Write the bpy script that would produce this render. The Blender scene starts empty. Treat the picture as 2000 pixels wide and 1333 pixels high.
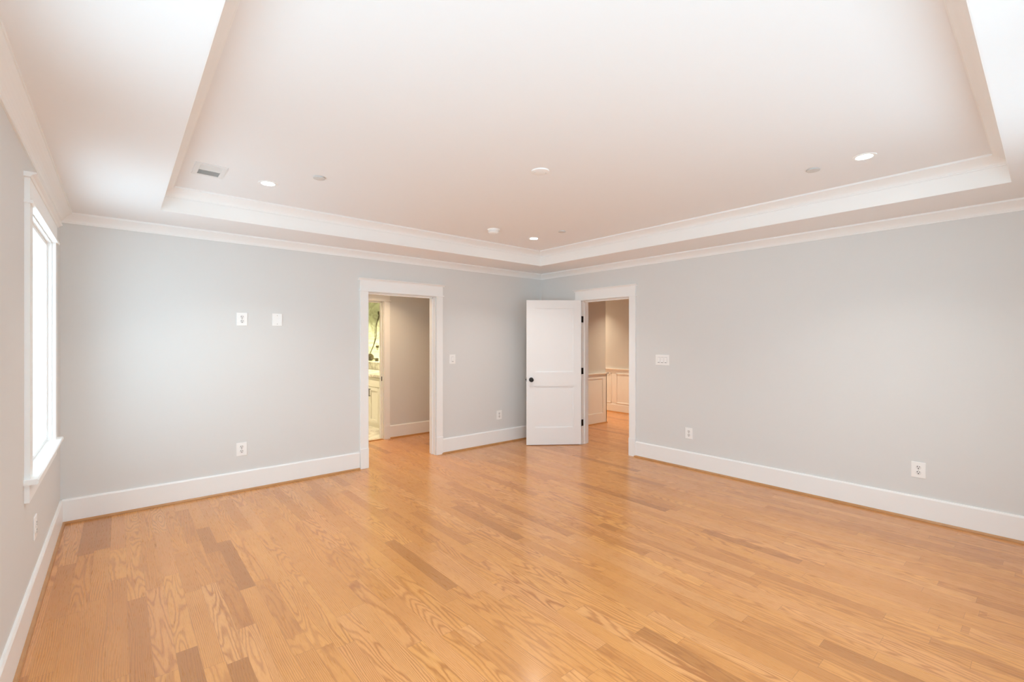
import bpy, bmesh, math, random
from mathutils import Vector, Matrix

# ------------------------------------------------------------------ camera, world, exposure
C = bpy.context.scene.collection
sc = bpy.context.scene
F_PX, YAW, CX, CY, CZ = 898.5, 0.7069, -4.926, -5.087, 1.45
cam_d = bpy.data.cameras.new('camera')
cam_d.sensor_fit = 'HORIZONTAL'; cam_d.sensor_width = 36.0
cam_d.lens = 36.0 * F_PX / 2000.0
cam_d.shift_x = -1.36 / 2000.0; cam_d.shift_y = 0.15 / 2000.0
cam_d.clip_start = 0.02; cam_d.clip_end = 200
cam = bpy.data.objects.new('camera', cam_d); C.objects.link(cam)
cam.location = (CX, CY, CZ); cam.rotation_euler = (math.pi / 2, 0.0, -YAW)
sc.camera = cam

SKY, EXPOSURE, CAN = 4.3, 0.0, 40.0
SKY_COL, GROUND_COL = (.82, 1.07, 1.27), (.82, 1.075, 1.27)
CAN_W = 7.0                                   # light of each tray downlight (watts, 110 degree beam)
world = bpy.data.worlds.new('daylight'); sc.world = world; world.use_nodes = True
wb = world.node_tree.nodes['Background']
# hazy white sky above the horizon, sunlit pale ground below it
_nt = world.node_tree
_tc = _nt.nodes.new('ShaderNodeTexCoord'); _sp = _nt.nodes.new('ShaderNodeSeparateXYZ'); _rp = _nt.nodes.new('ShaderNodeValToRGB')
_mr = _nt.nodes.new('ShaderNodeMapRange'); _mr.inputs['From Min'].default_value = -1
_nt.links.new(_tc.outputs['Generated'], _sp.inputs[0]); _nt.links.new(_sp.outputs[2], _mr.inputs['Value']); _nt.links.new(_mr.outputs[0], _rp.inputs[0])
_e = _rp.color_ramp.elements; _e[0].position = .47; _e[0].color = (*GROUND_COL, 1); _e[1].position = .53; _e[1].color = (*SKY_COL, 1)
_nt.links.new(_rp.outputs[0], wb.inputs['Color']); wb.inputs['Strength'].default_value = SKY
sc.view_settings.view_transform = 'Standard'; sc.view_settings.look = 'None'
sc.view_settings.gamma = 1.0; sc.view_settings.use_curve_mapping = False
sc.view_settings.exposure = EXPOSURE
sc.cycles.max_bounces = 16; sc.cycles.diffuse_bounces = 12; sc.cycles.glossy_bounces = 6
sc.cycles.transparent_max_bounces = 12
sc.cycles.sample_clamp_indirect = 6.0
sc.cycles.use_denoising = True

# ------------------------------------------------------------------ room dimensions (metres; far corner at the origin)
LX = 5.284            # left wall plane at x = -LX
NY = 5.52             # near wall plane at y = -NY
ZS = 2.466            # lowered ceiling border
ZT = 2.653            # raised tray ceiling
WB = 0.595            # width of the border
TY = 4.925            # near edge of the tray
TH = 0.14             # wall thickness
HX, HY = 0.14, 1.31   # hallway floors start / passage far wall

# portals in the window openings only guide sampling of the daylight
def portal(loc, rot, w, h):
    l = bpy.data.lights.new('window_daylight', 'AREA'); l.shape = 'RECTANGLE'; l.size = w; l.size_y = h
    l.cycles.is_portal = True
    o = bpy.data.objects.new('window_daylight', l); C.objects.link(o); o.location = loc; o.rotation_euler = rot
ADDED_NEAR_WIN = [(-5.05, -4.10), (-3.75, -2.80), (-2.45, -1.50)]      # x ranges of unseen windows added behind the camera to light the room
LEFT_WIN = [(-1.70, -0.60), (-3.96, -2.96), (-5.26, -4.26)]                       # y ranges in the left wall; the two after the first are unseen, added for light
WZ0, WZ1 = 0.765, 2.13
for a, b in ADDED_NEAR_WIN:
    portal(((a + b) / 2, -NY - TH - .01, (WZ0 + WZ1) / 2), (math.pi / 2, 0, math.pi), b - a, WZ1 - WZ0)
for a, b in LEFT_WIN:
    portal((-LX - TH - .01, (a + b) / 2, (WZ0 + WZ1) / 2), (math.pi / 2, 0, math.pi / 2 + math.pi), b - a, WZ1 - WZ0)

# ------------------------------------------------------------------ materials
def mat(name, col, rough=.5, spec=.5, metal=0.0, coat=0.0, noise=0.0, nscale=40.0, bump=0.0):
    m = bpy.data.materials.new(name); m.use_nodes = True
    nt = m.node_tree; b = nt.nodes['Principled BSDF']
    b.inputs['Base Color'].default_value = (*col, 1)
    b.inputs['Roughness'].default_value = rough; b.inputs['Metallic'].default_value = metal
    b.inputs['Specular IOR Level'].default_value = spec; b.inputs['Coat Weight'].default_value = coat
    if noise or bump:
        tc = nt.nodes.new('ShaderNodeTexCoord')
        n = nt.nodes.new('ShaderNodeTexNoise'); n.inputs['Scale'].default_value = nscale; n.inputs['Detail'].default_value = 4
        nt.links.new(tc.outputs['Object'], n.inputs['Vector'])
        if noise:
            r = nt.nodes.new('ShaderNodeMapRange'); r.inputs['To Min'].default_value = 1 - noise; r.inputs['To Max'].default_value = 1 + noise
            nt.links.new(n.outputs['Fac'], r.inputs['Value'])
            mx = nt.nodes.new('ShaderNodeVectorMath'); mx.operation = 'SCALE'; mx.inputs[0].default_value = col
            nt.links.new(r.outputs['Result'], mx.inputs['Scale']); nt.links.new(mx.outputs['Vector'], b.inputs['Base Color'])
        if bump:
            bp = nt.nodes.new('ShaderNodeBump'); bp.inputs['Strength'].default_value = bump; bp.inputs['Distance'].default_value = .001
            nt.links.new(n.outputs['Fac'], bp.inputs['Height']); nt.links.new(bp.outputs['Normal'], b.inputs['Normal'])
    return m

def emit(name, col, strength):
    m = bpy.data.materials.new(name); m.use_nodes = True
    nt = m.node_tree; nt.nodes.clear()
    e = nt.nodes.new('ShaderNodeEmission'); e.inputs['Color'].default_value = (*col, 1); e.inputs['Strength'].default_value = strength
    o = nt.nodes.new('ShaderNodeOutputMaterial'); nt.links.new(e.outputs[0], o.inputs['Surface'])
    return m

def glass(name, tint):
    m = bpy.data.materials.new(name); m.use_nodes = True
    nt = m.node_tree; nt.nodes.clear()
    t = nt.nodes.new('ShaderNodeBsdfTransparent'); t.inputs['Color'].default_value = (*tint, 1)
    g = nt.nodes.new('ShaderNodeBsdfGlossy'); g.inputs['Roughness'].default_value = .02
    f = nt.nodes.new('ShaderNodeFresnel'); f.inputs['IOR'].default_value = 1.45
    x = nt.nodes.new('ShaderNodeMixShader'); o = nt.nodes.new('ShaderNodeOutputMaterial')
    ge = nt.nodes.new('ShaderNodeNewGeometry'); iv = nt.nodes.new('ShaderNodeMath'); iv.operation = 'SUBTRACT'; iv.inputs[0].default_value = 1.0
    mu = nt.nodes.new('ShaderNodeMath'); mu.operation = 'MULTIPLY'                # reflect at the outer faces only
    nt.links.new(ge.outputs['Backfacing'], iv.inputs[1]); nt.links.new(f.outputs[0], mu.inputs[0]); nt.links.new(iv.outputs[0], mu.inputs[1])
    nt.links.new(mu.outputs[0], x.inputs['Fac']); nt.links.new(t.outputs[0], x.inputs[1]); nt.links.new(g.outputs[0], x.inputs[2])
    nt.links.new(x.outputs[0], o.inputs['Surface'])
    return m

class N:                                                     # tiny node-graph helper
    def __init__(s, nt): s.nt = nt
    def put(s, v, sock):
        if isinstance(v, (int, float)): sock.default_value = v
        elif isinstance(v, tuple): sock.default_value = v
        else: s.nt.links.new(v, sock)
    def math(s, op, a, b=0.0, c=None):
        n = s.nt.nodes.new('ShaderNodeMath'); n.operation = op
        s.put(a, n.inputs[0]); s.put(b, n.inputs[1])
        if c is not None: s.put(c, n.inputs[2])
        return n.outputs[0]
    def comb(s, x, y, z):
        n = s.nt.nodes.new('ShaderNodeCombineXYZ'); s.put(x, n.inputs[0]); s.put(y, n.inputs[1]); s.put(z, n.inputs[2]); return n.outputs[0]
    def noise(s, v, scale=1.0, detail=2.0, rough=.5, dist=0.0):
        n = s.nt.nodes.new('ShaderNodeTexNoise'); s.put(v, n.inputs['Vector'])
        n.inputs['Scale'].default_value = scale; n.inputs['Detail'].default_value = detail
        n.inputs['Roughness'].default_value = rough; n.inputs['Distortion'].default_value = dist
        return n.outputs['Fac']
    def rng(s, v, a, b, c, d):
        n = s.nt.nodes.new('ShaderNodeMapRange'); s.put(v, n.inputs['Value'])
        for k, x in zip(('From Min', 'From Max', 'To Min', 'To Max'), (a, b, c, d)): s.put(x, n.inputs[k])
        return n.outputs['Result']
    def ramp(s, v, stops):
        n = s.nt.nodes.new('ShaderNodeValToRGB'); s.put(v, n.inputs['Fac']); e = n.color_ramp.elements
        while len(e) < len(stops): e.new(0.5)
        for k, (p, c) in enumerate(stops): e[k].position = p; e[k].color = (*c, 1)
        return n.outputs['Color']
    def mix(s, fac, a, b, mode='MIX'):
        n = s.nt.nodes.new('ShaderNodeMix'); n.data_type = 'RGBA'; n.blend_type = mode
        s.put(fac, n.inputs['Factor']); s.put(a, n.inputs[6]); s.put(b, n.inputs[7]); return n.outputs[2]

def oak_floor():
    m = bpy.data.materials.new('oak_strip_floor'); m.use_nodes = True
    nt = m.node_tree; b = nt.nodes['Principled BSDF']; g = N(nt)
    tc = nt.nodes.new('ShaderNodeTexCoord'); sp = nt.nodes.new('ShaderNodeSeparateXYZ')
    nt.links.new(tc.outputs['Object'], sp.inputs[0]); X, Y = sp.outputs[0], sp.outputs[1]
    PW, PL = 0.083, 0.85
    u = g.math('DIVIDE', g.math('ADD', X, 20.0), PW); col = g.math('FLOOR', u); fx = g.math('FRACT', u)
    wn = nt.nodes.new('ShaderNodeTexWhiteNoise'); wn.noise_dimensions = '1D'; nt.links.new(col, wn.inputs['W'])
    yy = g.math('ADD', g.math('DIVIDE', Y, PL), g.math('MULTIPLY', wn.outputs['Value'], 37.0))
    vo = nt.nodes.new('ShaderNodeTexVoronoi'); vo.voronoi_dimensions = '1D'; vo.feature = 'F1'
    vo.inputs['Scale'].default_value = 1.0; vo.inputs['Randomness'].default_value = .85; nt.links.new(yy, vo.inputs['W'])
    ve = nt.nodes.new('ShaderNodeTexVoronoi'); ve.voronoi_dimensions = '1D'; ve.feature = 'DISTANCE_TO_EDGE'
    ve.inputs['Scale'].default_value = 1.0; ve.inputs['Randomness'].default_value = .85; nt.links.new(yy, ve.inputs['W'])
    w2 = nt.nodes.new('ShaderNodeTexWhiteNoise'); w2.noise_dimensions = '2D'
    nt.links.new(g.comb(g.math('MULTIPLY', vo.outputs['W'], 7.31), g.math('MULTIPLY', col, 1.37), 0.0), w2.inputs['Vector'])
    rs = nt.nodes.new('ShaderNodeSeparateColor'); nt.links.new(w2.outputs['Color'], rs.inputs[0])
    r1, r2, r3 = rs.outputs[0], rs.outputs[1], rs.outputs[2]; r4 = w2.outputs['Value']
    base = g.ramp(r1, [(0.0, (.47, .200, .058)), (.06, (.585, .255, .074)), (.24, (.665, .302, .090)),
                       (.60, (.715, .335, .102)), (.85, (.755, .370, .118)), (1.0, (.80, .415, .140))])
    base = g.mix(g.math('MULTIPLY', g.math('GREATER_THAN', r4, .78), .35), base, (.66, .295, .125, 1))      # a few pinker strips
    # rings: contours of a stretched noise (cathedral figure) plus a straight term
    off = g.math('MULTIPLY', r2, 61.0)
    n1 = g.noise(g.comb(g.math('MULTIPLY', X, 8.5), g.math('MULTIPLY', Y, .85), off), 1.0, 1.5, .45, .25)
    amp = g.rng(r3, 0, 1, 40.0, 150.0)
    straight = g.math('MULTIPLY', g.math('LESS_THAN', r3, .42), g.math('MULTIPLY', X, 800.0))
    wob = g.math('MULTIPLY', g.noise(g.comb(g.math('MULTIPLY', X, 60.0), g.math('MULTIPLY', Y, 16.0), off), 1.0, 2.0), 3.0)
    ph = g.math('ADD', g.math('ADD', g.math('MULTIPLY', n1, amp), straight), wob)
    s = g.math('MULTIPLY_ADD', g.math('SINE', ph), .5, .5)
    line = g.math('POWER', s, 2.2)
    fine = g.noise(g.comb(g.math('MULTIPLY', X, 420.0), g.math('MULTIPLY', Y, 9.0), off), 1.0, 2.0, .6)
    patch = g.noise(g.comb(g.math('MULTIPLY', X, 5.0), g.math('MULTIPLY', Y, 1.6), off), 1.0, 3.0)
    strength = g.math('MULTIPLY', g.rng(patch, .3, .7, .45, 1.0), g.rng(r4, 0, 1, .50, .95))
    cl = g.mix(g.math('MULTIPLY', line, strength), base, g.mix(1.0, base, (.60, .47, .36, 1), 'MULTIPLY'))
    cl = g.mix(g.rng(fine, .45, .72, 0.0, .50), cl, g.mix(1.0, cl, (.74, .64, .54, 1), 'MULTIPLY'))
    cl = g.mix(g.rng(patch, .35, .7, 0.0, .25), cl, g.mix(1.0, cl, (.80, .73, .66, 1), 'MULTIPLY'))
    gx = g.math('MINIMUM', fx, g.math('SUBTRACT', 1.0, fx))
    gap = g.math('MAXIMUM', g.math('LESS_THAN', gx, .007), g.math('LESS_THAN', ve.outputs['Distance'], .0011))
    cl = g.mix(g.math('MULTIPLY', gap, .42), cl, (.20, .09, .035, 1))
    nt.links.new(cl, b.inputs['Base Color'])
    nt.links.new(g.rng(fine, .3, .8, .26, .36), b.inputs['Roughness'])
    b.inputs['Specular IOR Level'].default_value = .5
    b.inputs['Coat Weight'].default_value = .35; b.inputs['Coat Roughness'].default_value = .16
    return m

def marble(name, tile=(0.6, 0.3), base=(.78, .75, .68)):
    m = bpy.data.materials.new(name); m.use_nodes = True
    nt = m.node_tree; b = nt.nodes['Principled BSDF']; g = N(nt)
    tc = nt.nodes.new('ShaderNodeTexCoord')
    v = tc.outputs['Object']
    n = g.noise(v, 2.2, 6.0, .6, 1.4)
    vein = g.math('ABSOLUTE', g.math('SUBTRACT', n, .5))
    c = g.ramp(vein, [(0.0, (.46, .42, .36)), (.03, (.64, .60, .53)), (.10, base), (1.0, base)])
    if tile:
        sp = nt.nodes.new('ShaderNodeSeparateXYZ'); nt.links.new(v, sp.inputs[0])
        hz = g.math('FRACT', g.math('DIVIDE', g.math('ADD', sp.outputs[2], 10.0), tile[1]))
        hx = g.math('FRACT', g.math('DIVIDE', g.math('ADD', g.math('ADD', sp.outputs[0], sp.outputs[1]), 20.0), tile[0]))
        jt = g.math('MAXIMUM', g.math('LESS_THAN', hz, .012), g.math('LESS_THAN', hx, .006))
        c = g.mix(g.math('MULTIPLY', jt, .6), c, (.45, .42, .36, 1))
    nt.links.new(c, b.inputs['Base Color']); b.inputs['Roughness'].default_value = .22
    return m

M = {}
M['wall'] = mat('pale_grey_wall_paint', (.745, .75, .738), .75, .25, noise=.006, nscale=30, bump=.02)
M['ceil'] = mat('white_ceiling_paint', (.875, .88, .885), .85, .2, noise=.004, nscale=20)
M['trim'] = mat('white_trim_paint', (.915, .92, .91), .38, .4, noise=.004, nscale=15)
M['door'] = mat('white_door_paint', (.88, .88, .875), .4, .4, noise=.004, nscale=12)
M['floor'] = oak_floor()
M['shoe'] = mat('oak_shoe_moulding', (.50, .25, .095), .35, .45, noise=.18, nscale=14)
M['plastic'] = mat('white_plastic', (.94, .94, .925), .35, .5, noise=.003)
M['plastic2'] = mat('white_plastic_insert', (.84, .835, .82), .35, .5, noise=.003)
M['switch_gap'] = mat('shaded_switch_frame', (.52, .51, .50), .5, .4, noise=.003)  # darker than the plate: shade of the rocker gap put into the colour
M['slot'] = mat('dark_slot', (.02, .018, .016), .6, .3, noise=.02)
M['bronze'] = mat('oil_rubbed_bronze', (.018, .015, .013), .45, .35, metal=.0, noise=.1)
M['steel'] = mat('satin_nickel', (.42, .38, .33), .3, .5, metal=1.0, noise=.05)
M['hose'] = mat('shower_hose_metal', (.13, .09, .055), .35, .5, metal=.7, noise=.1)
M['vent'] = mat('white_register_enamel', (.80, .80, .79), .45, .4, noise=.004)
M['duct'] = mat('grey_duct', (.72, .72, .71), .8, .2, noise=.05)
M['cover'] = mat('pale_cover_plate', (.66, .645, .62), .5, .3, noise=.004)
M['can'] = emit('downlight_lens', (1.0, .94, .86), CAN)
M['hall_can'] = emit('warm_downlight_lens', (1.0, .76, .50), 40.0)
M['bath_can'] = emit('bath_downlight_lens', (1.0, .86, .60), 40.0)
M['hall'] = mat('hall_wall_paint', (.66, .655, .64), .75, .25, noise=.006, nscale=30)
M['vanity'] = mat('cream_cabinet_paint', (.80, .77, .69), .4, .4, noise=.006)
M['marble'] = marble('white_veined_marble_tile')
M['slab'] = marble('white_veined_marble_slab', None)
M['bfloor'] = marble('pale_marble_floor_tile', (.3, .3))
M['glass'] = glass('window_glass', (.97, .98, .97))
M['gglass'] = glass('green_shower_glass', (.86, .92, .80))
M['ground'] = mat('sunlit_pale_ground', (.6, .6, .56), .9, .1, noise=.05)

# ------------------------------------------------------------------ mesh helpers
class MB:
    def __init__(s): s.bm = bmesh.new()
    def box(s, a, b, bevel=0.0):
        lo = [min(p, q) for p, q in zip(a, b)]; hi = [max(p, q) for p, q in zip(a, b)]
        r = bmesh.ops.create_cube(s.bm, size=1.0); vs = r['verts']
        for v in vs: v.co = Vector([lo[k] + (v.co[k] + .5) * (hi[k] - lo[k]) for k in range(3)])
        if bevel:
            es = list({e for v in vs for e in v.link_edges})
            bmesh.ops.bevel(s.bm, geom=es, offset=bevel, segments=2, profile=.5, affect='EDGES')
        return s
    def prism(s, poly, f, t0, t1):
        """extrude a closed 2-D outline: f(p, q, t) -> point"""
        A = [s.bm.verts.new(f(p, q, t0)) for p, q in poly]; B = [s.bm.verts.new(f(p, q, t1)) for p, q in poly]
        n = len(poly)
        for k in range(n): s.bm.faces.new((A[k], A[(k + 1) % n], B[(k + 1) % n], B[k]))
        s.bm.faces.new(A[::-1]); s.bm.faces.new(B)
        return s
    def loop(s, prof, x0, x1, y0, y1):
        """sweep (inset, z) points round the inside of a rectangle with mitred corners"""
        rings = []
        for d, z in prof:
            rings.append([s.bm.verts.new(p) for p in ((x0 + d, y0 + d, z), (x1 - d, y0 + d, z), (x1 - d, y1 - d, z), (x0 + d, y1 - d, z))])
        n = len(rings)
        for k in range(n):
            a, b = rings[k], rings[(k + 1) % n]
            for i in range(4): s.bm.faces.new((a[i], a[(i + 1) % 4], b[(i + 1) % 4], b[i]))
        return s
    def lathe(s, prof, origin, axis=(0, 0, 1), seg=40):
        """prof: (radius, height along axis)"""
        ax = Vector(axis).normalized(); t = Vector((1, 0, 0)) if abs(ax.x) < .9 else Vector((0, 1, 0))
        e1 = ax.cross(t).normalized(); e2 = ax.cross(e1); o = Vector(origin); rings = []
        for r, h in prof:
            if r < 1e-6: rings.append([s.bm.verts.new(o + ax * h)])
            else: rings.append([s.bm.verts.new(o + ax * h + (e1 * math.cos(2 * math.pi * k / seg) + e2 * math.sin(2 * math.pi * k / seg)) * r) for k in range(seg)])
        for a, b in zip(rings, rings[1:]):
            for k in range(seg):
                k2 = (k + 1) % seg
                if len(a) == 1 and len(b) == 1: continue
                if len(a) == 1: s.bm.faces.new((a[0], b[k2], b[k]))
                elif len(b) == 1: s.bm.faces.new((a[k], a[k2], b[0]))
                else: s.bm.faces.new((a[k], a[k2], b[k2], b[k]))
        return s
    def tube(s, pts, r, seg=10):
        pts = [Vector(p) for p in pts]; rings = []
        for k, p in enumerate(pts):
            d = (pts[min(k + 1, len(pts) - 1)] - pts[max(k - 1, 0)]).normalized()
            e1 = d.cross(Vector((0, 1, .01))).normalized(); e2 = d.cross(e1)
            rings.append([s.bm.verts.new(p + (e1 * math.cos(2 * math.pi * j / seg) + e2 * math.sin(2 * math.pi * j / seg)) * r) for j in range(seg)])
        for a, b in zip(rings, rings[1:]):
            for j in range(seg): s.bm.faces.new((a[j], a[(j + 1) % seg], b[(j + 1) % seg], b[j]))
        s.bm.faces.new(rings[0][::-1]); s.bm.faces.new(rings[-1])
        return s
    def build(s, name, m, parent=None, smooth=False, matrix=None):
        bmesh.ops.recalc_face_normals(s.bm, faces=s.bm.faces)
        if matrix is not None: s.bm.transform(matrix)
        me = bpy.data.meshes.new(name); s.bm.to_mesh(me); s.bm.free()
        me.materials.append(m)
        if smooth:
            for p in me.polygons: p.use_smooth = True
            me.set_sharp_from_angle(angle=math.radians(38))
        o = bpy.data.objects.new(name, me); C.objects.link(o)
        if parent: o.parent = parent
        return o

def tag(o, label, cat, kind=None, group=None):
    o['label'] = label; o['category'] = cat
    if kind: o['kind'] = kind
    if group: o['group'] = group
    return o
def empty(name, loc=(0, 0, 0), rz=0.0):
    o = bpy.data.objects.new(name, None); C.objects.link(o); o.location = loc; o.rotation_euler = (0, 0, rz)
    o.empty_display_size = .05
    return o
def struct(name, mb, m, label, cat): return tag(mb.build(name, m), label, cat, 'structure')

# ------------------------------------------------------------------ floor, walls, ceilings
f = MB().box((-LX - .2, -NY - .2, -.06), (HX + 3.0, HY + .02, 0))
f.box((HX + 1.4, HY + .02, -.06), (HX + 3.0, 3.2, 0))
struct('floor', f, M['floor'], 'glossy honey oak strip floor running through the empty bedroom and doorways', 'floor')
struct('floor_bathroom', MB().box((-3.4, HY + .02, -.06), (.1, 4.7, .006)), M['bfloor'], 'pale marble tile floor inside the bathroom beyond the far left doorway', 'floor')

DA0, DA1 = -2.760, -1.872      # opening in the back wall (to the passage)
DB0, DB1 = -0.803, -1.606      # opening in the right wall (to the hall)
DH = 2.012
w = MB()
w.box((-LX - TH, 0, 0), (DA0, TH, 2.72)); w.box((DA1, 0, 0), (TH, TH, 2.72)); w.box((DA0, 0, DH), (DA1, TH, 2.72))
struct('wall_back', w, M['wall'], 'pale grey painted back wall with the open bathroom passage doorway', 'wall')
w = MB()
w.box((0, DB0, 0), (TH, 0, 2.72)); w.box((0, -NY - TH, 0), (TH, DB1, 2.72)); w.box((0, DB1, DH), (TH, DB0, 2.72))
struct('wall_right', w, M['wall'], 'long pale grey painted wall on the right with the hall doorway', 'wall')
w = MB(); ys = [-NY - TH] + [v for ab in LEFT_WIN[::-1] for v in ab] + [0]
for k in (0, 2, 4, 6): w.box((-LX - TH, ys[k], 0), (-LX, ys[k + 1], 2.72))
for k in (1, 3, 5):
    w.box((-LX - TH, ys[k], 0), (-LX, ys[k + 1], WZ0 - .024)); w.box((-LX - TH, ys[k], WZ1), (-LX, ys[k + 1], 2.72))
struct('wall_left', w, M['wall'], 'pale grey painted wall on the left around the tall white window', 'wall')
w = MB(); xs = [-LX - TH] + [v for ab in ADDED_NEAR_WIN for v in ab] + [TH]
for k in range(len(xs) - 1):
    if k % 2 == 0: w.box((xs[k], -NY - TH, 0), (xs[k + 1], -NY, 2.72))
    else:
        w.box((xs[k], -NY - TH, 0), (xs[k + 1], -NY, WZ0 - .024)); w.box((xs[k], -NY - TH, WZ1), (xs[k + 1], -NY, 2.72))
struct('wall_front', w, M['wall'], 'pale grey wall with added windows behind the camera', 'wall')

c = MB(); t0 = ZT + .065
c.box((-LX + WB, -TY, ZT), (-WB, -WB, t0))
c.box((-LX, -NY, ZS), (-LX + WB, 0, t0)); c.box((-WB, -NY, ZS), (0, 0, t0))
c.box((-LX + WB, -WB, ZS), (-WB, 0, t0)); c.box((-LX + WB, -NY, ZS), (-WB, -TY, t0))
struct('ceiling', c, M['ceil'], 'white tray ceiling with a raised centre and lowered border', 'ceiling')
struct('roof', MB().box((-LX - .3, -NY - .3, 2.73), (3.3, 4.9, 2.78)), M['ceil'], 'roof slab above all the rooms', 'roof')

def cove(d0, z0, d1, z1, n=7):
    """crown moulding outline in (inset, z): small foot bead, concave cove, top bead"""
    p = [(0, z0), (d0 + .009, z0), (d0 + .009, z0 + .011)]
    ax, az, bx, bz = d0 + .012, z0 + .013, d1 - .005, z1 - .014
    for k in range(n + 1):
        a = math.pi / 2 * k / n
        p.append((bx - (bx - ax) * math.cos(a), az + (bz - az) * (1 - math.cos(a)) ** .62))
    p += [(d1, z1 - .014), (d1, z1), (0, z1)]
    return p
struct('trim_1', MB().loop(cove(0, ZS - .078, .074, ZS), -LX, 0, -NY, 0), M['trim'], 'white crown moulding running round the room where the walls meet the lowered ceiling', 'crown moulding')
struct('trim_2', MB().loop([(-.002, ZS + .001), (.003, ZS + .001), (.003, ZS + .118), (-.002, ZS + .118)], -LX + WB, -WB, -TY, -WB), M['trim'], 'flat white fascia board lining the step of the tray ceiling', 'fascia board')
struct('trim_3', MB().loop(cove(.003, ZS + .114, .083, ZT), -LX + WB, -WB, -TY, -WB), M['trim'], 'white crown moulding under the raised centre of the tray ceiling', 'crown moulding')

# ------------------------------------------------------------------ baseboards and oak shoe
BH, BT = .193, .016
def base_prof(): return [(0, 0.004), (BT, 0.004), (BT, BH - .012), (BT - .006, BH), (0, BH)]
def shoe_prof(r=.016, h=.019):
    return [(BT, 0)] + [(BT + r * math.cos(a), h * math.sin(a)) for a in [k * math.pi / 10 for k in range(6)]] + [(BT, h)]
A_ = lambda d, z, t: (t, -d, z)          # back wall, facing -y
B_ = lambda d, z, t: (-d, t, z)          # right wall, facing -x
L_ = lambda d, z, t: (-LX + d, t, z)     # left wall
F_ = lambda d, z, t: (t, -NY + d, z)     # near wall
CW = .103                                 # casing width
def run(name, fn, pieces, label):
    mb = MB()
    for a, b in pieces: mb.prism(base_prof(), fn, a, b)
    struct(name, mb, M['trim'], label, 'baseboard')
AP = [(-LX, DA0 - CW), (DA1 + CW - .02, 0)]; BP = [(DB0 + CW - .02, 0), (-NY, DB1 - CW + .02)]
run('baseboard_back', A_, AP, 'tall white baseboard along the back wall')
run('baseboard_right', B_, BP, 'tall white baseboard along the right wall')
run('baseboard_left', L_, [(-NY, 0)], 'tall white baseboard along the left wall under the window')
run('baseboard_front', F_, [(-LX, 0)], 'tall white baseboard along the wall behind the camera')
k = 4
for fn, pieces, lab in ((A_, AP, 'thin oak shoe moulding at the foot of the back wall baseboard'), (B_, BP, 'thin oak shoe moulding at the foot of the right wall baseboard'),
                        (L_, [(-NY, 0)], 'thin oak shoe moulding at the foot of the left wall baseboard')):
    mb = MB()
    for a, b in pieces: mb.prism(shoe_prof(), fn, a, b)
    struct('trim_%d' % k, mb, M['shoe'], lab, 'shoe moulding'); k += 1

# ------------------------------------------------------------------ door surrounds (local: u along the wall, d out of the wall, z up)
def header(mb, fn, u0, u1, z0, h=.150, t=.020):
    """fillet, frieze and stepped cap across a door or window head"""
    def bx(a, b, d, za, zb):
        p0, p1 = fn(0, za, a), fn(d, zb, b); mb.box(p0, p1)
    bx(u0 - .012, u1 + .012, t + .013, z0, z0 + .016)
    bx(u0, u1, t, z0 + .016, z0 + h - .020)
    cap = [(0, z0 + h - .024), (t + .004, z0 + h - .024), (t + .010, z0 + h - .014), (t + .026, z0 + h - .006), (t + .026, z0 + h), (0, z0 + h)]
    mb.prism(cap, fn, u0 - .026, u1 + .026)
    return mb
def surround(fn, fn2, o0, o1, dh, depth, plinth=.226, sides=(True, True)):
    """returns parts: casing legs with plinths, head, jamb lining; o0<o1 along the wall"""
    R = .006; out = {}
    legs = MB(); pl = MB()
    for a, b in ((o0 - CW + R, o0 - R), (o1 + R, o1 + CW - R)):
        legs.box(fn(0, plinth, a), fn(.020, dh + .004, b))
        pl.box(fn(0, 0, a - .002), fn(.026, plinth, b + .004 if a < o0 else b + .002), .002)
    out['casing'] = legs; out['plinth_block'] = pl
    out['head'] = header(MB(), fn, o0 - CW + R, o1 + CW - R, dh + .004)
    j = MB(); jt = .018
    j.box(fn(0, 0, o0 - .001), fn(-depth, dh + .001, o0 + .004)); j.box(fn(0, 0, o1 - .004), fn(-depth, dh + .001, o1 + .001))
    j.box(fn(0, dh - .004, o0), fn(-depth, dh + .001, o1))
    j.box(fn(-depth * .42, 0, o0), fn(-depth * .42 - .035, dh, o0 + .014)); j.box(fn(-depth * .42, 0, o1 - .014), fn(-depth * .42 - .035, dh, o1))
    j.box(fn(-depth * .42, dh - .016, o0), fn(-depth * .42 - .035, dh, o1))
    out['jamb'] = j
    if fn2:
        c2 = MB()
        for a, b in ((o0 - CW + R, o0 - R), (o1 + R, o1 + CW - R)): c2.box(fn2(0, 0, a), fn2(.020, dh + .004, b))
        header(c2, fn2, o0 - CW + R, o1 + CW - R, dh + .004)
        out['back_casing'] = c2
    return out
def put(out, root):
    for n, mb in out.items(): mb.build(n, M['trim'], root)
r = empty('trim_7', ((DA0 + DA1) / 2, 0, 0)); tag(r, 'white craftsman casing with flat capped head round the open doorway in the back wall', 'door frame', 'structure')
def rel(root, fn): return lambda d, z, t: tuple(Vector(fn(d, z, t)) - root.location)
A2 = lambda d, z, t: (t, TH + d, z)
put(surround(rel(r, A_), rel(r, A2), DA0, DA1, DH, TH), r)
r = empty('trim_8', (0, (DB0 + DB1) / 2, 0)); tag(r, 'white craftsman casing with flat capped head round the hall doorway behind the open door', 'door frame', 'structure')
B2 = lambda d, z, t: (TH + d, t, z)
put(surround(rel(r, B_), rel(r, B2), DB1, DB0, DH, TH), r)

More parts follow.
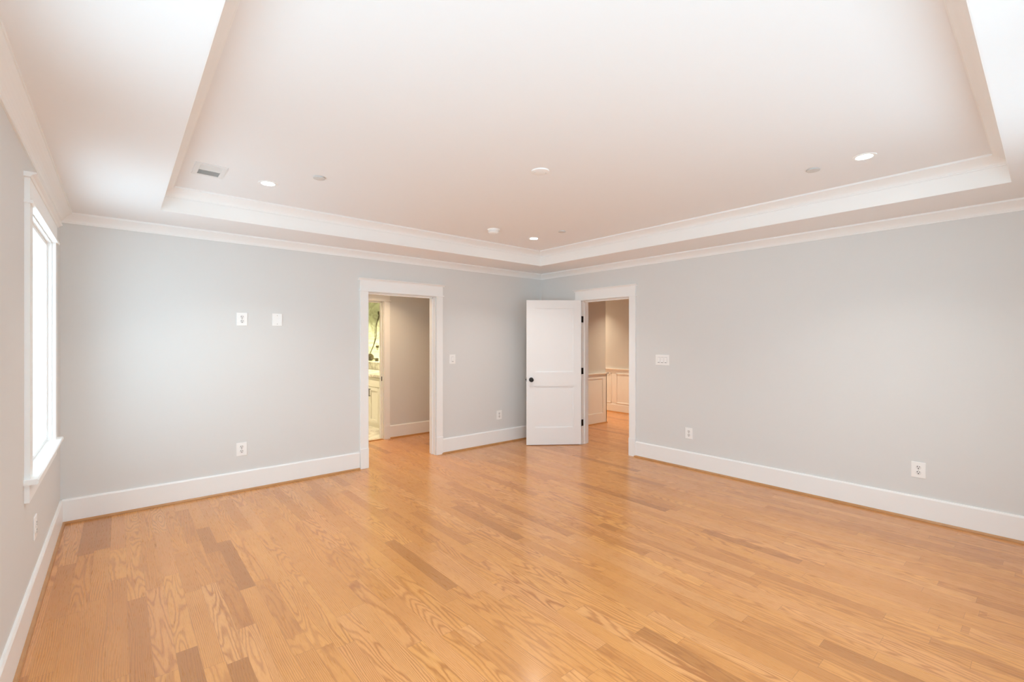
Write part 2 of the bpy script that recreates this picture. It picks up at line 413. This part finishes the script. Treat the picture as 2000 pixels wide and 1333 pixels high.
# ------------------------------------------------------------------ open two-panel door
def make_door():
    ang = math.atan2(.60, -.80)             # from the hinge towards the free edge
    W, H, T = .772, 2.008, .035
    r = empty('door_1', (-.025, -.830, 0.0), 0.0)
    tag(r, 'white two-panel door with a dark round knob standing open into the room near the far corner', 'door', 'structure')
    # local frame: s from the hinge along the slab, n out of the face seen from the room
    ex = Vector((math.cos(ang), math.sin(ang), 0)); en = Vector((-.60, -.80, 0)).normalized()
    mt = Matrix(((ex.x, en.x, 0, 0), (ex.y, en.y, 0, 0), (0, 0, 1, 0), (0, 0, 0, 1)))
    z0 = .010
    st, tr, mr0, mr1, br = .113, .108, .826, 1.016, .246      # stile width and rail heights
    mb = MB()
    mb.box((.006, -T, z0), (st, 0, H + z0)); mb.box((W - st, -T, z0), (W, 0, H + z0))
    mb.box((st, -T, z0), (W - st, 0, br)); mb.box((st, -T, mr0), (W - st, 0, mr1)); mb.box((st, -T, H + z0 - tr), (W - st, 0, H + z0))
    mb.build('stiles_and_rails', M['door'], r, matrix=mt)
    for za, zb in ((br, mr0), (mr1, H + z0 - tr)):
        p = MB(); p.box((st - .002, -T + .014, za - .002), (W - st + .002, -.014, zb + .002))
        for q in (0, 1):                                        # sticking round the recess
            d0, d1 = (-.014, -.006) if q == 0 else (-T + .014, -T + .006)
            s = .010
            p.box((st, d0, za), (st + s, d1, zb)); p.box((W - st - s, d0, za), (W - st, d1, zb))
            p.box((st, d0, za), (W - st, d1, za + s)); p.box((st, d0, zb - s), (W - st, d1, zb))
        p.build('recessed_panel', M['door'], r, matrix=mt)
    for sg in (1, -1):
        kn = MB(); o = (W - .066, 0 if sg > 0 else -T, .914)
        kn.lathe([(0, 0), (.032, 0), (.032, .005), (.026, .009), (.012, .011), (.011, .03), (.018, .034), (.027, .042), (.029, .05), (.026, .058), (.015, .063), (0, .064)], o, (0, sg, 0), 36)
        tag_part(kn.build('door_knob', M['bronze'], r, True, mt), 'dark bronze round knob')
    MB().box((W - .001, -T + .006, .914 - .028), (W + .002, -.006, .914 + .028)).box((W + .001, -T / 2 - .007, .905), (W + .010, -T / 2 + .007, .923)).build('latch_plate', M['bronze'], r, matrix=mt)
    for z in (1.756, 1.030, .304):
        hb = MB(); hb.lathe([(0, 0), (.0055, 0), (.0055, .088), (0, .088)], (-.002, -T - .004, z - .044), (0, 0, 1), 14)
        hb.box((-.001, -T + .001, z - .044), (.005, -.004, z + .044))
        hb.bm.transform(mt)                                    # barrel and door leaf, then the leaf on the jamb face
        hb.box((.026, .0225 - .004, z - .044), (.060, .0225, z + .044))
        tag_part(hb.build('hinge', M['bronze'], r, True), 'dark bronze hinge')
    return r
def tag_part(o, label): o['label'] = label; return o
make_door()

# ------------------------------------------------------------------ windows
def window(name, fn, a, b, label):
    r = empty(name, fn(0, WZ0, (a + b) / 2)); tag(r, label, 'window', 'structure')
    g = rel(r, fn); R = .004; cw = .100
    cs = MB()
    for p, q in ((a - cw, a - R), (b + R, b + cw)): cs.box(g(0, WZ0, p), g(.020, WZ1 + .004, q))
    cs.build('casing', M['trim'], r)
    header(MB(), g, a - cw, b + cw, WZ1 + .004, .150).build('head', M['trim'], r)
    st = MB(); st.prism([(-.05, WZ0 - .026), (.046, WZ0 - .026), (.052, WZ0 - .020), (.052, WZ0 - .006), (.046, WZ0), (-.05, WZ0)], g, a - cw - .022, b + cw + .022)
    st.build('stool', M['trim'], r)
    MB().box(g(0, WZ0 - .118, a - cw), g(.018, WZ0 - .026, b + cw)).build('apron', M['trim'], r)
    fr = MB(); D = TH
    fr.box(g(.001, WZ0, a - .001), g(-D, WZ1, a + .004)); fr.box(g(.001, WZ0, b - .004), g(-D, WZ1, b + .001))
    fr.box(g(.001, WZ1 - .004, a), g(-D, WZ1 + .001, b)); fr.box(g(-.049, WZ0 - .02, a), g(-D, WZ0 + .003, b))
    fr.build('jamb', M['trim'], r)
    s = MB(); x0, x1, za, zb, f0, d = a + .004, b - .004, WZ0 + .001, WZ1 - .004, .024, .022
    s.box(g(-d, za, x0), g(-d - .034, zb, x0 + f0)); s.box(g(-d, za, x1 - f0), g(-d - .034, zb, x1))
    s.box(g(-d, za, x0 + f0), g(-d - .034, za + f0, x1 - f0)); s.box(g(-d, zb - f0, x0 + f0), g(-d - .034, zb, x1 - f0))
    so = s.build('sash', M['trim'], r)
    MB().box(g(-d - .012, za + f0 - .004, x0 + f0 - .004), g(-d - .016, zb - f0 + .004, x1 - f0 + .004)).build('glass_pane', M['glass'], so)
window('window_1', L_, *LEFT_WIN[0], 'tall white trimmed window glowing with daylight on the left wall')
window('window_2', L_, *LEFT_WIN[1], 'added unseen white trimmed window lighting the room from the left wall beside the camera')
window('window_6', L_, *LEFT_WIN[2], 'added unseen white trimmed window lighting the room from the left wall behind the camera')
for k, ab in enumerate(ADDED_NEAR_WIN):
    window('window_%d' % (k + 3), F_, *ab, 'added unseen white trimmed window lighting the room from the wall behind the camera, %s' % ('nearest the left wall', 'second from the left wall', 'third from the left wall')[k])

# ------------------------------------------------------------------ outlets and switches (local: x along the wall, z up, -y out of the wall)
def frame_for(wall, u, z):
    if wall == 'A': return (u, 0, z), 0.0
    if wall == 'B': return (0, u, z), -math.pi / 2
    return (-LX, u, z), math.pi / 2
def plate(mb, w, h, t=.006):
    mb.box((-w / 2, -t, -h / 2), (w / 2, 0, h / 2), .0022); return mb
PW_, PH_ = .090, .126
def make_outlet():
    r = empty('wall_outlet')
    plate(MB(), PW_, PH_).build('cover_plate', M['plastic'], r)
    for dz in (.021, -.021):
        sk = MB().lathe([(.0172, 0), (.0172, .008), (.0162, .0088), (0, .0088)], (0, 0, dz), (0, -1, 0), 28).build('socket', M['plastic2'], r, True)
        sl = MB(); sl.box((-.0086, -.0094, dz + .001), (-.0050, -.006, dz + .0112)); sl.box((.0052, -.0094, dz + .002), (.0086, -.006, dz + .0102))
        sl.lathe([(.0038, 0), (.0038, .0094), (0, .0094)], (0, 0, dz - .008), (0, -1, 0), 12)
        sl.build('slots', M['slot'], sk)
    MB().lathe([(.003, 0), (.003, .0068), (0, .0074)], (0, 0, 0), (0, -1, 0), 12).build('screw', M['steel'], r)
    return r
def copy_tree(o, parent=None):
    kids = list(o.children); c = o.copy(); C.objects.link(c); c.parent = parent
    for ch in kids: copy_tree(ch, c)
    return c
outs = [('A', -4.027, 1.661, 'white double outlet high on the back wall at television height'),
        ('A', -4.030, .405, 'white double outlet low on the back wall above the baseboard, below the high outlet'),
        ('A', -.835, .402, 'white double outlet low on the back wall between the passage doorway and the open door'),
        ('B', -2.411, .400, 'white double outlet low on the right wall nearest to the hall doorway'),
        ('B', -4.388, .405, 'white double outlet low on the right wall near the right edge of the view'),
        ('C', -1.441, .422, 'white double outlet on the left wall below the window')]
proto = make_outlet()
for i, (wl, u, z, lab) in enumerate(outs):
    o = proto if i == 0 else copy_tree(proto)
    loc, rz = frame_for(wl, u, z); o.location = loc; o.rotation_euler = (0, 0, rz)
    tag(o, lab, 'outlet', group='wall outlets')
# blank cover plate
r = empty('blank_wall_plate', (-3.715, 0, 1.665)); tag(r, 'plain white blank cover plate high on the back wall beside the outlet', 'wall plate')
plate(MB(), PW_, PH_).build('cover_plate', M['plastic'], r)
for dz in (.043, -.043): MB().lathe([(.003, 0), (.003, .0068), (0, .0074)], (0, 0, dz), (0, -1, 0), 12).build('screw', M['steel'], r)
def make_switch(name, wl, u, z, n, label):
    loc, rz = frame_for(wl, u, z); r = empty(name, loc, rz); tag(r, label, 'light switch')
    w = PW_ + (n - 1) * .046
    plate(MB(), w, PH_ - .004).build('cover_plate', M['plastic'], r)
    for k in range(n):
        x = (k - (n - 1) / 2) * .046
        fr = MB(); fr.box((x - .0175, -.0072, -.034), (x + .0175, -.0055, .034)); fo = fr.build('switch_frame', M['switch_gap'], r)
        rk = MB(); rk.prism([(-.0072, -.0315), (-.0115, -.0315), (-.0078, .0), (-.0088, .0315), (-.0072, .0315)], lambda p, q, t: (t, p, q), x - .0158, x + .0158)
        rk.build('rocker', M['plastic'], r)
        MB().box((x - .010, -.0125, -.0305), (x + .010, -.0108, -.0272)).build('indicator', M['slot'], r)
make_switch('light_switch', 'A', -1.619, 1.213, 1, 'single white rocker switch on the back wall right of the passage doorway')
make_switch('triple_light_switch', 'B', -2.073, 1.224, 3, 'wide white three-gang rocker switch on the right wall beside the hall doorway')

# ------------------------------------------------------------------ ceiling fixtures
def downlight(x, y, z, lens, label, group):
    r = empty('recessed_downlight', (x, y, z)); tag(r, label, 'ceiling light', group=group)
    MB().lathe([(.046, -.003), (.058, -.005), (.066, -.003), (.067, 0)], (0, 0, 0), (0, 0, 1), 48).build('trim_ring', M['trim'], r, True)
    tag_part(MB().lathe([(.050, -.0028), (.030, -.0032), (0, -.0034)], (0, 0, 0), (0, 0, 1), 48).build('lens', lens, r, True), 'glowing lens')
    return r
def beam(x, y, z, watts, col):
    l = bpy.data.lights.new('downlight_beam', 'AREA'); l.shape = 'DISK'; l.size = .09; l.energy = watts; l.color = col; l.spread = math.radians(115)
    o = bpy.data.objects.new('downlight_beam', l); C.objects.link(o); o.location = (x, y, z - .006)
for bx_, by_ in ((-4.066, -1.207), (-1.238, -1.151), (-1.236, -4.295), (-4.066, -4.295)): beam(bx_, by_, ZT, CAN_W, (1.0, .99, .96))
GL = 'recessed downlights in the tray ceiling'
downlight(-4.066, -1.207, ZT, M['can'], 'lit recessed downlight near the air vent on the left of the tray ceiling', GL)
downlight(-1.238, -1.151, ZT, M['can'], 'lit recessed downlight nearest the far corner of the tray ceiling', GL)
downlight(-1.236, -4.295, ZT, M['can'], 'lit recessed downlight on the right side of the tray ceiling', GL)
downlight(-4.066, -4.295, ZT, M['can'], 'lit recessed downlight overhead near the camera', GL)
def sprinkler(x, y, label):
    r = empty('sprinkler_cover', (x, y, ZT)); tag(r, label, 'sprinkler cover', group='concealed sprinkler covers on the tray ceiling')
    MB().lathe([(0, -.011), (.036, -.011), (.041, -.0095), (.042, -.006), (.040, -.006), (0, -.006)], (0, 0, 0), (0, 0, 1), 40).build('cover_disc', M['cover'], r, True)
    MB().lathe([(.034, -.0065), (.034, 0)], (0, 0, 0), (0, 0, 1), 32).build('cup', M['duct'], r, True)
sprinkler(-3.812, -1.594, 'small round sprinkler cover beside the left downlight on the tray ceiling')
sprinkler(-1.245, -1.609, 'small round sprinkler cover near the far corner downlight on the tray ceiling')
sprinkler(-1.231, -4.003, 'small round sprinkler cover beside the right downlight on the tray ceiling')
r = empty('ceiling_box_cover', (-2.665, -2.742, ZT)); tag(r, 'round blank cover plate with two screws in the middle of the tray ceiling', 'ceiling cover')
MB().lathe([(0, -.010), (.055, -.010), (.062, -.0075), (.064, -.003), (.064, 0)], (0, 0, 0), (0, 0, 1), 48).build('cover_plate', M['plastic'], r, True)
for sx, sy in ((-.035, .020), (.035, -.020)):
    MB().lathe([(0, -.0130), (.0042, -.0125), (.0048, -.009)], (sx, sy, 0), (0, 0, 1), 14).build('screw', M['cover'], r, True)
r = empty('smoke_alarm', (-1.862, -1.185, ZT)); tag(r, 'white round smoke alarm on the tray ceiling left of the far downlight', 'smoke alarm')
MB().lathe([(0, -.012), (.066, -.012), (.068, -.009), (.068, 0)], (0, 0, 0), (0, 0, 1), 48).build('base', M['plastic'], r, True)
MB().lathe([(0, -.046), (.030, -.046), (.048, -.043), (.057, -.034), (.060, -.022), (.058, -.0125), (.050, -.012)], (0, 0, 0), (0, 0, 1), 48).build('dome', M['plastic'], r, True)
MB().lathe([(.0595, -.030), (.0606, -.026), (.0600, -.022)], (0, 0, 0), (0, 0, 1), 48).build('sensor_slot', M['duct'], r, True)
MB().lathe([(0, -.0485), (.009, -.048), (.010, -.045)], (.018, -.012, 0), (0, 0, 1), 18).build('test_button', M['plastic2'], r, True)

# two-way air register
r = empty('air_vent', (-4.445, -1.239, ZT)); tag(r, 'white rectangular air vent with grey louvres on the left of the tray ceiling', 'air vent')
VW, VL = .094, .137
fr = MB()
for (x0, x1, y0, y1) in ((-VW, -VW + .03, -VL, VL), (VW - .03, VW, -VL, VL), (-VW + .03, VW - .03, -VL, -VL + .03), (-VW + .03, VW - .03, VL - .03, VL)):
    fr.box((x0, y0, -.006), (x1, y1, 0))
fr.box((-VW + .03, -.004, -.006), (VW - .03, .004, 0)); fr.build('frame', M['vent'], r)
MB().box((-VW + .026, -VL + .026, -.0022), (VW - .026, VL - .026, -.0006)).build('duct_opening', M['duct'], r)
for half in (-1, 1):
    lv = MB()
    for i in range(8):
        y = half * (.010 + i * .0125)
        c_ = .0030 if half < 0 else .0095
        lv.prism([(y, -.0065), (y + half * c_, -.0024), (y + half * c_, -.0016), (y, -.0057)], lambda p, q, t: (t, p, q), -VW + .03, VW - .03)
    lv.build('louvres', M['vent'], r)

# ------------------------------------------------------------------ passage and bathroom behind the back wall
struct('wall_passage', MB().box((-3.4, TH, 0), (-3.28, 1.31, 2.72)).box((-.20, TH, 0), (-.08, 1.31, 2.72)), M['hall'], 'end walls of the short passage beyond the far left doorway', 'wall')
BD0, BD1 = -2.78, -1.972
w = MB(); w.box((-3.4, HY, 0), (BD0, HY + .12, 2.72)); w.box((BD1, HY, 0), (.1, HY + .12, 2.72)); w.box((BD0, HY, DH + .02), (BD1, HY + .12, 2.72))
struct('wall_bathroom', w, M['wall'], 'grey wall between passage and bathroom seen through the far left doorway', 'wall')
struct('ceiling_passage', MB().box((-3.4, TH, 2.466), (.1, HY, 2.5)), M['ceil'], 'white ceiling of the short passage', 'ceiling')
P_ = lambda d, z, t: (t, HY - d, z); P2 = lambda d, z, t: (t, HY + .12 + d, z)
r = empty('trim_9', ((BD0 + BD1) / 2, HY, 0)); tag(r, 'white casing round the bathroom doorway seen through the passage', 'door frame', 'structure')
put(surround(rel(r, P_), rel(r, P2), BD0, BD1, DH + .02, .12), r)
gr = rel(r, lambda d, z, t: (t, HY - d, z))
tag_part(MB().box(gr(-.030, .86, BD1 - .0065), gr(-.058, .925, BD1 - .0035)).build('strike_plate', M['bronze'], r), 'dark strike plate')
mb = MB(); mb.prism(base_prof(), P_, BD1 + CW - .004, -.2); struct('baseboard_passage', mb, M['trim'], 'white baseboard in the passage beyond the far left doorway', 'baseboard')
mb = MB(); mb.prism(shoe_prof(), P_, BD1 + CW - .004, -.2); struct('trim_10', mb, M['shoe'], 'oak shoe moulding in the passage beyond the far left doorway', 'shoe moulding')
struct('trim_11', MB().box((BD0, HY - .01, 0), (BD1, HY + .035, .010), .002), M['shoe'], 'oak threshold strip under the bathroom doorway', 'threshold')
beam(-2.15, .70, 2.466, 9.5, (1.0, .72, .45))
downlight(-2.15, .70, 2.466, M['hall_can'], 'warm recessed downlight in the passage ceiling', 'warm downlights beyond the doorways')

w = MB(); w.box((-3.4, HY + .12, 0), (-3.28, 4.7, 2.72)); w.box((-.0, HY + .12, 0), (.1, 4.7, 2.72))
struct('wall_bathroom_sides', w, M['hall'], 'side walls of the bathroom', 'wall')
struct('wall_shower', MB().box((-3.4, 4.5, 0), (.1, 4.62, 2.72)), M['marble'], 'veined white marble tile wall of the shower glimpsed through the far left doorway', 'wall')
struct('ceiling_bathroom', MB().box((-3.4, HY + .12, 2.466), (.1, 4.5, 2.5)), M['ceil'], 'white bathroom ceiling', 'ceiling')
KX = -1.14
struct('wall_knee', MB().box((KX, 1.60, 0), (KX + .10, 4.5, 1.006)), M['marble'], 'low marble tiled wall behind the vanity in the bathroom', 'wall')
struct('trim_12', MB().box((KX - .012, 1.60, 1.006), (KX + .112, 4.5, 1.042), .003), M['slab'], 'pale stone cap on the low bathroom wall', 'wall cap')
g_ = MB().box((KX + .045, 1.65, 1.042), (KX + .055, 4.49, 2.30)).build('shower_glass', M['gglass']); tag(g_, 'clear greenish shower glass panel above the bathroom vanity', 'shower glass')
# vanity cabinet
VX = -1.700
r = empty('bathroom_vanity', (VX, 2.6, 0)); tag(r, 'cream shaker vanity cabinet glimpsed in the bathroom through the far left doorway', 'cabinet')
vb = lambda a, b: ((a[0], a[1] - 2.6, a[2]), (b[0], b[1] - 2.6, b[2]))
MB().box(*vb((.018, 1.62, .006), (.54, 3.80, .846))).build('body', M['vanity'], r)
def shaker(name, y0, y1, z0, z1):
    m_ = MB(); s = .057
    m_.box(*vb((0, y0, z0), (.018, y0 + s, z1))).box(*vb((0, y1 - s, z0), (.018, y1, z1))).box(*vb((0, y0 + s, z0), (.018, y1 - s, z0 + s))).box(*vb((0, y0 + s, z1 - s), (.018, y1 - s, z1)))
    m_.box(*vb((.010, y0 + s, z0 + s), (.018, y1 - s, z1 - s)))
    return m_.build(name, M['vanity'], r)
def pull(parent, y, z, L):
    m_ = MB(); m_.box(*vb((-.030, y - .005, z - L / 2), (-.022, y + .005, z + L / 2)))
    for dz in (-L / 2 + .008, L / 2 - .008): m_.box(*vb((-.024, y - .004, z + dz - .004), (.001, y + .004, z + dz + .004)))
    m_.build('pull_handle', M['bronze'], parent)
for i, (y0, y1) in enumerate(((1.64, 1.745), (1.755, 2.088), (2.096, 2.428), (2.436, 2.768), (2.776, 3.108), (3.116, 3.448))):
    if i == 0: continue
    d = shaker('door', y0, y1, .084, .676)
    pull(d, (y0 + .035) if i % 2 else (y1 - .035) if i != 1 else 2.05, .58 if i > 1 else .44, .13)
for y0, y1 in ((1.755, 2.428), (2.436, 3.108), (3.116, 3.79)):
    MB().box(*vb((0, y0, .688), (.018, y1, .838))).build('drawer', M['vanity'], r)
ct = MB().box((VX - .022, 1.60, .850), (KX - .002, 3.82, .892), .003).build('vanity_countertop', M['slab']); tag(ct, 'white marble countertop on the cream bathroom vanity', 'countertop')
bs = MB().box((KX - .014, 1.60, .892), (KX, 3.82, 1.000)).build('backsplash', M['slab'], ct)
# shower fittings on the marble wall
SY = 4.50
r = empty('hand_shower', (-.60, SY, 2.06)); tag(r, 'hand shower with a long curving dark hose on the marble shower wall', 'hand shower')
q = lambda x, z, d: (x + .60, -d, z - 2.06)
MB().box(q(-.625, 2.03, 0), q(-.575, 2.10, .035), .004).build('wall_bracket', M['hose'], r)
MB().tube([q(-.605, 2.06, .06), q(-.635, 1.97, .07), q(-.655, 1.90, .06)], .016, 12).build('handle', M['hose'], r, True)
MB().lathe([(0, 0), (.042, 0), (.045, .012), (.02, .03), (0, .032)], q(-.612, 2.045, .10), (0, .9, -.3), 24).build('spray_head', M['hose'], r, True)
ctl = [(-.655, 1.90), (-.672, 1.85), (-.686, 1.76), (-.690, 1.66), (-.689, 1.57), (-.708, 1.47), (-.740, 1.37), (-.780, 1.28), (-.812, 1.215), (-.826, 1.192)]
def smooth_path(pts, n=6):
    out = []
    for k in range(len(pts) - 1):
        p0, p1, p2, p3 = pts[max(k - 1, 0)], pts[k], pts[k + 1], pts[min(k + 2, len(pts) - 1)]
        for j in range(n):
            t = j / n
            out.append(tuple(.5 * (2 * b + (c_ - a) * t + (2 * a - 5 * b + 4 * c_ - d) * t * t + (3 * b - a - 3 * c_ + d) * t ** 3) for a, b, c_, d in zip(p0, p1, p2, p3)))
    return out + [pts[-1]]
MB().tube([q(x, z, .06) for x, z in smooth_path(ctl)], .009, 10).build('hose', M['hose'], r, True)
r = empty('shower_valve', (-.80, SY, 1.10)); tag(r, 'dark round shower valve cluster low on the marble shower wall', 'shower valve')
MB().lathe([(0, .02), (.075, .018), (.08, 0)], (0, 0, 0), (0, -1, 0), 32).build('plate', M['hose'], r, True)
MB().lathe([(0, .09), (.03, .09), (.034, .02)], (0, 0, 0), (0, -1, 0), 24).build('handle', M['hose'], r, True)
MB().tube([(.0, -.06, -.02), (.06, -.06, -.03), (.12, -.06, -.05)], .014, 10).build('spout_arm', M['hose'], r, True)
MB().box((.10, -.085, -.09), (.155, -.03, -.02), .006).build('spout', M['hose'], r)
r = empty('shower_control', (-.636, SY, 1.333)); tag(r, 'small dark round shower control on the marble wall right of the hose', 'shower control')
MB().lathe([(0, .05), (.018, .05), (.02, .02), (.034, .012), (.036, 0)], (0, 0, 0), (0, -1, 0), 24).build('dial', M['hose'], r, True)
beam(-2.3, 2.7, 2.466, 26.0, (1.0, .84, .60)); beam(-.60, 3.6, 2.466, 75.0, (1.0, .88, .66))
downlight(-2.3, 2.7, 2.466, M['bath_can'], 'warm recessed downlight over the bathroom vanity', 'warm downlights beyond the doorways')
downlight(-.65, 3.7, 2.466, M['bath_can'], 'warm recessed downlight over the shower', 'warm downlights beyond the doorways')

# ------------------------------------------------------------------ hall beyond the right wall
SX, SY0, FX = 1.66, .075, 2.775
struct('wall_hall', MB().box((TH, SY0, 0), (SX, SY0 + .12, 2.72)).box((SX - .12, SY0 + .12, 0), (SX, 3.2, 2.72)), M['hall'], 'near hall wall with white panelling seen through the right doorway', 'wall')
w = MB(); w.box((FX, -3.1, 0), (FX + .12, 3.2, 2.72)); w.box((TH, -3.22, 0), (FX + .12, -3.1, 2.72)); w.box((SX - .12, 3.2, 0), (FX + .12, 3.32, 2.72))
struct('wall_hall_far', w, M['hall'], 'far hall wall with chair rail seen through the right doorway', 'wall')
struct('ceiling_hall', MB().box((TH, -3.1, 2.466), (FX, 3.2, 2.5)), M['ceil'], 'white hall ceiling beyond the right doorway', 'ceiling')
t = MB(); y0, y1 = SY0 - .014, SY0
t.box((TH, y0, .005), (SX + .014, y1, .183)); t.box((TH, y0, .79), (SX + .014, y1, .862)); t.box((1.57, y0, .183), (SX + .014, y1, .79)); t.box((TH, y0, .183), (.24, y1, .79))
t.box((SX, y0, .005), (SX + .014, 3.2, .862))
t.box((.24, SY0 - .005, .183), (1.57, SY0, .79))
t.prism([(0, .858), (.018, .858), (.022, .866), (.040, .874), (.040, .886), (0, .886)], lambda d, z, u: (u, SY0 - d, z), TH, SX + .04)
t.box((SX, SY0 - .04, .858), (SX + .04, 3.2, .886))
struct('trim_13', t, M['trim'], 'white framed wainscot panel with chair rail on the near hall wall', 'wainscot')
t = MB(); fx_ = lambda d, z, u: (FX - d, u, z)
t.box((FX - .006, -3.1, .15), (FX, 3.2, .862)); t.prism(base_prof()[:2] + [(BT, .155), (BT - .006, .165), (0, .165)], fx_, -3.1, 3.2)
t.prism([(0, .852), (.014, .852), (.018, .866), (.034, .874), (.034, .886), (0, .886)], fx_, -3.1, 3.2)
for a, b in ((-2.2, -1.5), (-1.36, -.22), (-.10 - .0, .676), (.79, 1.75), (1.87, 2.8)):
    za, zb, s, d = .178, .795, .022, .018
    for p0, p1 in (((a, za), (a + s, zb)), ((b - s, za), (b, zb)), ((a, za), (b, za + s)), ((a, zb - s), (b, zb))):
        t.box((FX - d, p0[0], p0[1]), (FX, p1[0], p1[1]), .004)
struct('trim_14', t, M['trim'], 'white wainscot with picture-frame mouldings on the far hall wall', 'wainscot')
mb = MB(); mb.prism([(.014, 0), (.028, 0), (.024, .012), (.014, .018)], lambda d, z, u: (u, SY0 - d, z), TH, SX + .028)
mb.prism([(BT, 0), (BT + .014, 0), (BT + .01, .012), (BT, .018)], fx_, -3.1, 3.2)
struct('trim_15', mb, M['shoe'], 'oak shoe moulding along the hall walls beyond the right doorway', 'shoe moulding')
beam(1.9, -.75, 2.466, 16.0, (1.0, .79, .55)); beam(2.25, 1.35, 2.466, 16.0, (1.0, .78, .54))
downlight(1.9, -.75, 2.466, M['hall_can'], 'warm recessed downlight in the hall ceiling', 'warm downlights beyond the doorways')
downlight(2.25, 1.35, 2.466, M['hall_can'], 'warm recessed downlight at the far end of the hall ceiling', 'warm downlights beyond the doorways')
